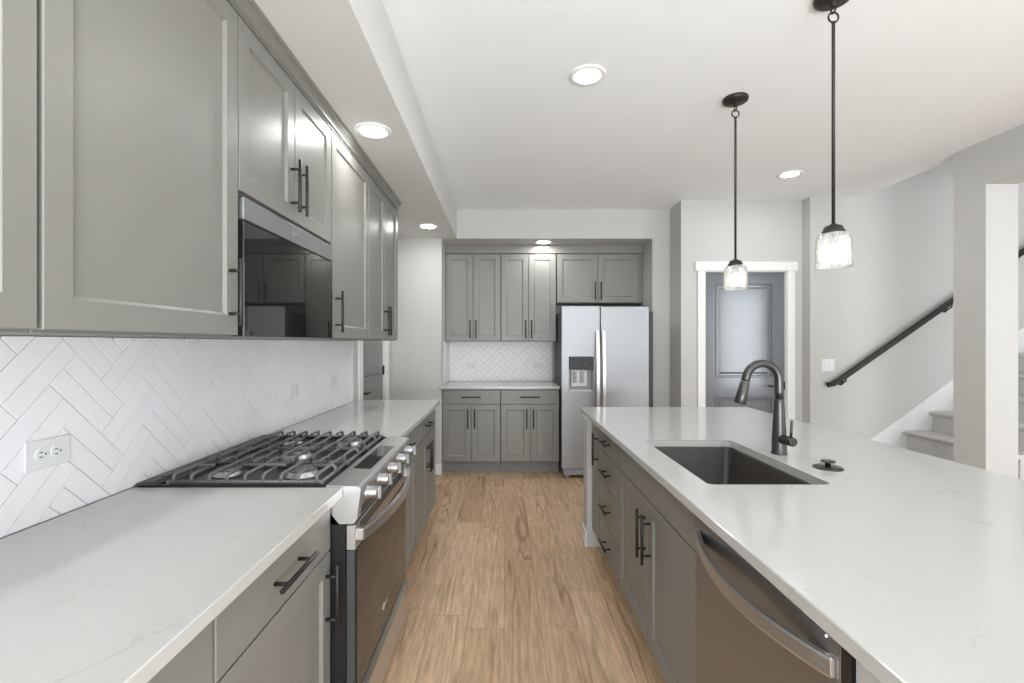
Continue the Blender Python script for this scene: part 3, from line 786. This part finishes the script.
# worktop with sink cut-out
def rrect(x0, x1, y0, y1, r, n=5):
    P = []
    for cx, cy, a in ((x1-r, y1-r, 0), (x0+r, y1-r, PI/2), (x0+r, y0+r, PI), (x1-r, y0+r, 1.5*PI)):
        for k in range(n+1): P.append((cx+r*math.cos(a+k*PI/2/n), cy+r*math.sin(a+k*PI/2/n)))
    return P
ISX0, ISX1, ISY0, ISY1 = .526, 1.69, .45, 3.27
SKX0, SKX1, SKY0, SKY1 = .640, 1.036, 1.475, 2.155
def island_top():
    bm = bmesh.new(); z0, z1 = .885, .915
    outer = rrect(ISX0, ISX1, ISY0, ISY1, .004, 1); inner = rrect(SKX0, SKX1, SKY0, SKY1, .022)
    e = .0025
    def loop(P, z): return [bm.verts.new((x, y, z)) for x, y in P]
    def ins(P, d):
        cx = sum(p[0] for p in P)/len(P); cy = sum(p[1] for p in P)/len(P)
        return [(x-math.copysign(d, x-cx), y-math.copysign(d, y-cy)) for x, y in P]
    ot = loop(ins(outer, e), z1); om = loop(outer, z1-e); ob = loop(outer, z0+e); obb = loop(ins(outer, e), z0)
    it = loop(ins(inner, -e), z1); im = loop(inner, z1-e); ib = loop(inner, z0)
    def bridge(a, b):
        n = len(a)
        for i in range(n): bm.faces.new((a[i], a[(i+1) % n], b[(i+1) % n], b[i]))
    bridge(ot, om); bridge(om, ob); bridge(ob, obb); bridge(it, im); bridge(im, ib)
    def fill(a, b):
        es = []
        for L in (a, b):
            for i in range(len(L)):
                ed = bm.edges.get((L[i], L[(i+1) % len(L)]))
                es.append(ed)
        bmesh.ops.triangle_fill(bm, edges=es, use_beauty=True)
    fill(ot, it); fill(obb, ib)
    m = MB(); m.bm.free(); m.bm = bm
    return m.build('worktop', QUARTZ, None, ((ISX0+ISX1)/2, (ISY0+ISY1)/2, .885))
tag(island_top(), 'large white quartz island worktop with a sink cut-out', 'worktop')

# undermount sink
t = thing('sink', 'dark rectangular undermount sink set in the island worktop', 'sink', ((SKX0+SKX1)/2, (SKY0+SKY1)/2, .66))
sx, sy = (SKX1-SKX0)/2, (SKY1-SKY0)/2
mb = MB()
def L3(P, z): return [(x, y, z) for x, y in P]
def R_(d, r): return rrect(-sx-d, sx+d, -sy-d, sy+d, r, 6)
H = .224
mb.rings([L3(R_(.024, .03), H), L3(R_(.0, .024), H), L3(R_(-.002, .024), H-.006), L3(R_(-.008, .03), .035), L3(R_(-.018, .03), .016), L3(R_(-.035, .03), .010),
          ], cap0=False, cap1=True, smooth=True)
mb.rings([L3(R_(.024, .03), H), L3(R_(.024, .03), H-.012), L3(R_(.010, .03), H-.016), L3(R_(.008, .03), .0), ], cap0=False, cap1=True)
mb.build('basin', SINK, t)
MB().lathe([(.045, .010), (.045, .0125), (.036, .013), (.030, .0105), (.008, .0105)], (0.03, -.05, 0), 'z', 28).build('drain', GUN, t)

# faucet
t = thing('faucet', 'tall dark gooseneck pull-down faucet behind the island sink', 'faucet', (1.106, 1.89, .915))
MB().lathe([(.029, 0), (.029, .004), (.0275, .008), (.0265, .07), (.0225, .135), (.0185, .19), (.0172, .215), (.0165, .22)], (0, 0, 0), 'z', 28).build('body', GUN, t)
mb = MB(); pts = [(0, 0, .215), (0, 0, .25), (0, 0, .28)]
R = .067
for i in range(1, 15):
    a = PI*i/14*.955
    pts.append((-R+R*math.cos(a), 0, .292+R*math.sin(a)*1.06))
p = Vector(pts[-1]); q = Vector(pts[-2]); d = (p-q).normalized()
pts.append(tuple(p+d*.012))
mb.tube(pts, .0162, 16); mb.build('spout', GUN, t)
e0 = p+d*.010
o = MB().tube([e0, e0+d*.004, e0+d*.005, e0+d*.05, e0+d*.09, e0+d*.094], [.0165, .017, .0175, .0205, .0240, .0215], 18).build('spray_head', GUN, t)
MB().tube([e0+d*.001, e0+d*.004], .0175, 18).build('ring', CHROME, o)
MB().tube([(0, 0, .062), (.004, -.03, .062), (.008, -.052, .062), (.0105, -.074, .062), (.011, -.078, .062)], [.020, .0195, .0185, .0185, .016], 18).build('lever_hub', GUN, t)
MB().tube([(.009, -.063, .066), (.0095, -.065, .10), (.010, -.067, .142), (.010, -.067, .144)], [.0052, .0052, .0048, .003], 12).build('lever', GUN, t)
t = thing('air_switch', 'small round dark push button standing on the island right of the faucet', 'button', (1.153, 1.673, .915))
MB().lathe([(.047, 0), (.047, .003), (.042, .006), (.012, .008)], (0, 0, 0), 'z', 28).build('flange', GUN, t)
MB().lathe([(.009, .006), (.009, .019), (.022, .021), (.0235, .024), (.021, .027), (.005, .0275)], (0, 0, 0), 'z', 24).build('push_button', GUN, t)

# dishwasher
t = thing('dishwasher', 'stainless dishwasher with a curved bar handle in the island', 'dishwasher', (XI-.002, 1.426, 0), IZ)
Wd = .624
MB().box(.004, Wd+.014, .004, .57, .10, .880, .002).box(Wd-.0075, Wd+.012, -.0225, .004, .10, .880).build('body', BLKP, t)  # black front strip added to stand for the dark gap beside the door
MB().box(.004, Wd-.004, .06, .55, 0, .10).build('kick_plate', BLKP, t)
o = MB().box(.003, Wd-.008, -.022, .02, .105, .868, .0015).build('door', STEELD, t)
n = 24; pts = []
for i in range(n+1):
    a = i/n; pts.append((.022+a*(Wd-.048), -.024-.050*math.sin(PI*a)**.85, .788-.010*math.sin(PI*a)))
mb = MB().sweep_rect(pts, .036, .014, (0, 0, 1))
mb.box(.016, .034, -.030, -.02, .770, .806, .003).box(Wd-.042, Wd-.022, -.030, -.02, .770, .806, .003)
mb.build('handle', STEEL, o)
MB().lathe([(.0016, -.021), (.0016, -.0232)], (Wd-.045, 0, .832), 'y', 10).build('status_light', LED, o)

# ------------------------------------------------------------------ ceiling lights
def downlight(label, loc):
    t = thing('downlight', label, 'ceiling light', loc, 0, None)
    MB().lathe([(.094, 0), (.094, -.004), (.088, -.009), (.068, -.007), (.064, -.004), (.064, 0)], (0, 0, 0), 'z', 36, False, False).build('trim_ring', TRIM, t)
    MB().lathe([(.064, -.0035), (.05, -.005), (.01, -.0055)], (0, 0, 0), 'z', 32, True, True).build('lens', LENS, t)
    return t
d0 = downlight('recessed light in the soffit above the microwave', (-.665, 2.39, ZS))
dup(d0, (-.665, .44, ZS), 'recessed light in the near end of the left soffit')
dup(d0, (-.70, 4.34, ZS), 'recessed light in the far end of the left soffit near the side door')
dup(d0, (.42, 5.02, ZS), 'recessed light in the soffit right above the alcove cabinets')
dup(d0, (.43, 2.42, ZC), 'recessed light in the main ceiling over the aisle, left of the pendants')
dup(d0, (2.335, 3.84, ZC), 'recessed light in the main ceiling near the stair opening')

# ------------------------------------------------------------------ pendants
def pendant(label, loc):
    """origin at the ceiling"""
    t = thing('pendant_light', label, 'pendant light', loc)
    MB().lathe([(.066, 0), (.068, -.006), (.064, -.020), (.05, -.026), (.012, -.028), (.010, -.045), (.004, -.047)], (0, 0, 0), 'z', 32).build('canopy', BRONZE, t)
    mb = MB().torus((0, 0, -.058), .013, .0035, 'x', 18, 8).torus((0, 0, -.088), .020, .0035, 'y', 20, 8)
    mb.build('link', BRONZE, t)
    zc = -(ZC-1.80)
    MB().tube([(0, 0, -.106), (0, 0, -.115), (0, 0, zc+.03)], [.008, .0062, .0062], 12).build('rod', BRONZE, t)
    MB().lathe([(.008, .034), (.012, .030), (.030, .022), (.033, .018), (.033, .010), (.039, .006), (.040, .002), (.040, -.012), (.037, -.014), (.01, -.014)], (0, 0, zc), 'z', 30).build('cap', BRONZE, t)
    # ribbed bell shade, open at the bottom
    seg = 72; rings = []
    def ring(r, h, inset=0.0):
        out = []
        for k in range(seg):
            a = 2*PI*k/seg; rr = r+(.0016*math.cos(a*18))-inset
            out.append((rr*math.cos(a), rr*math.sin(a), zc+h))
        return out
    prof = [(.038, -.004), (.047, -.007), (.054, -.015), (.058, -.030), (.0595, -.055), (.061, -.09), (.062, -.134), (.0625, -.139)]
    rs = [ring(r, h) for r, h in prof] + [ring(r, h+.001, .0035) for r, h in reversed(prof)]
    MB().rings(rs, False, False, True).build('shade', GLASS, t)
    MB().lathe([(.016, -.014), (.016, -.045), (.013, -.048)], (0, 0, zc), 'z', 20).build('socket', BRONZE, t)
    MB().lathe([(.010, -.047), (.014, -.055), (.021, -.072), (.024, -.090), (.021, -.106), (.010, -.116), (.002, -.118)], (0, 0, zc), 'z', 22).build('bulb', BULB, t)
    return t
p0 = pendant('clear glass pendant hanging farther away, in front of the pantry door', (1.305, 2.65, ZC))
dup(p0, (1.307, 1.865, ZC), 'clear glass pendant hanging nearer the camera, in front of the stair wall')

# ------------------------------------------------------------------ stairs
NR, RI, GO = 11, .18, .245
X1 = 3.75-2*GO
t = thing('staircase', 'grey carpeted staircase rising to the right behind the pillar', 'stairs', (X1, 3.93, 0))
for k in range(1, NR+1):
    x = (k-1)*GO; z = RI*k
    prof = [(x+.03, 0 if k == 1 else z-RI), (x+.03, z-.035), (x+.010, z-.034), (x+.001, z-.026), (x-.002, z-.014), (x+.004, z-.003), (x+.016, z), (x+GO+.03, z), (x+GO+.03, 0 if k == 1 else z-RI)]
    mb = MB(); mb.rings([[(a, -.49, b) for a, b in prof], [(a, .484, b) for a, b in prof]])
    mb.build('step', CARPET, t)
mb = MB()
L0 = lambda X: .45+.74*(X-3.453)
xa, xb = 3.10, 5.9
prof = [(xa, 0), (xa, L0(xa)), (xb, L0(xb)), (xb, L0(xb)-.5), (xa+.35, 0)]
mb.rings([[(a, YS-.014, b) for a, b in prof], [(a, YS, b) for a, b in prof]])
struct('trim_3', mb, TRIM)
# handrail
t = thing('handrail', 'dark wall-mounted handrail sloping up along the stairs', 'handrail', (3.0, YS, .95))
yr = -.075
pts = [(.0, yr, .022), (.05, yr, .034), (.13, yr, .082), (.22, yr, .145)]
k = .70
for i in range(1, 6): pts.append((.22+i*.55, yr, .145+i*.55*k))
MB().sweep_rect(pts, .042, .044, (0, 1, 0)).build('rail', BRONZE, t)
for bx in (.17, 1.15, 2.15):
    zz = .145+(bx-.22)*k
    mb = MB().lathe([(.03, 0), (.03, -.005), (.02, -.008)], (bx, 0, zz-.07), 'y', 18)
    mb.tube([(bx, 0, zz-.07), (bx, -.04, zz-.07), (bx, -.07, zz-.055), (bx, -.075, zz-.02)], .007, 8)
    mb.build('bracket', BRONZE, t)

# ------------------------------------------------------------------ repeats that belong together
for o in col.objects:
    lb, ct = o.get('label', ''), o.get('category', '')
    if o.parent or not ct: continue
    if o.name.startswith('base_cabinet'):
        o['group'] = 'island cabinets' if 'island' in lb else 'alcove base cabinets' if 'alcove' in lb else 'left wall base cabinets'
    elif o.name.startswith('wall_cabinet'):
        o['group'] = 'alcove wall cabinets' if 'alcove' in lb or 'refrigerator' in lb else 'left wall cabinets'
    else:
        g = {'worktop': 'white quartz worktops', 'backsplash': 'herringbone backsplashes', 'outlet': 'wall outlets on the tiles', 'ceiling light': 'recessed ceiling lights', 'pendant light': 'pendants above the island'}.get(ct)
        if g: o['group'] = g
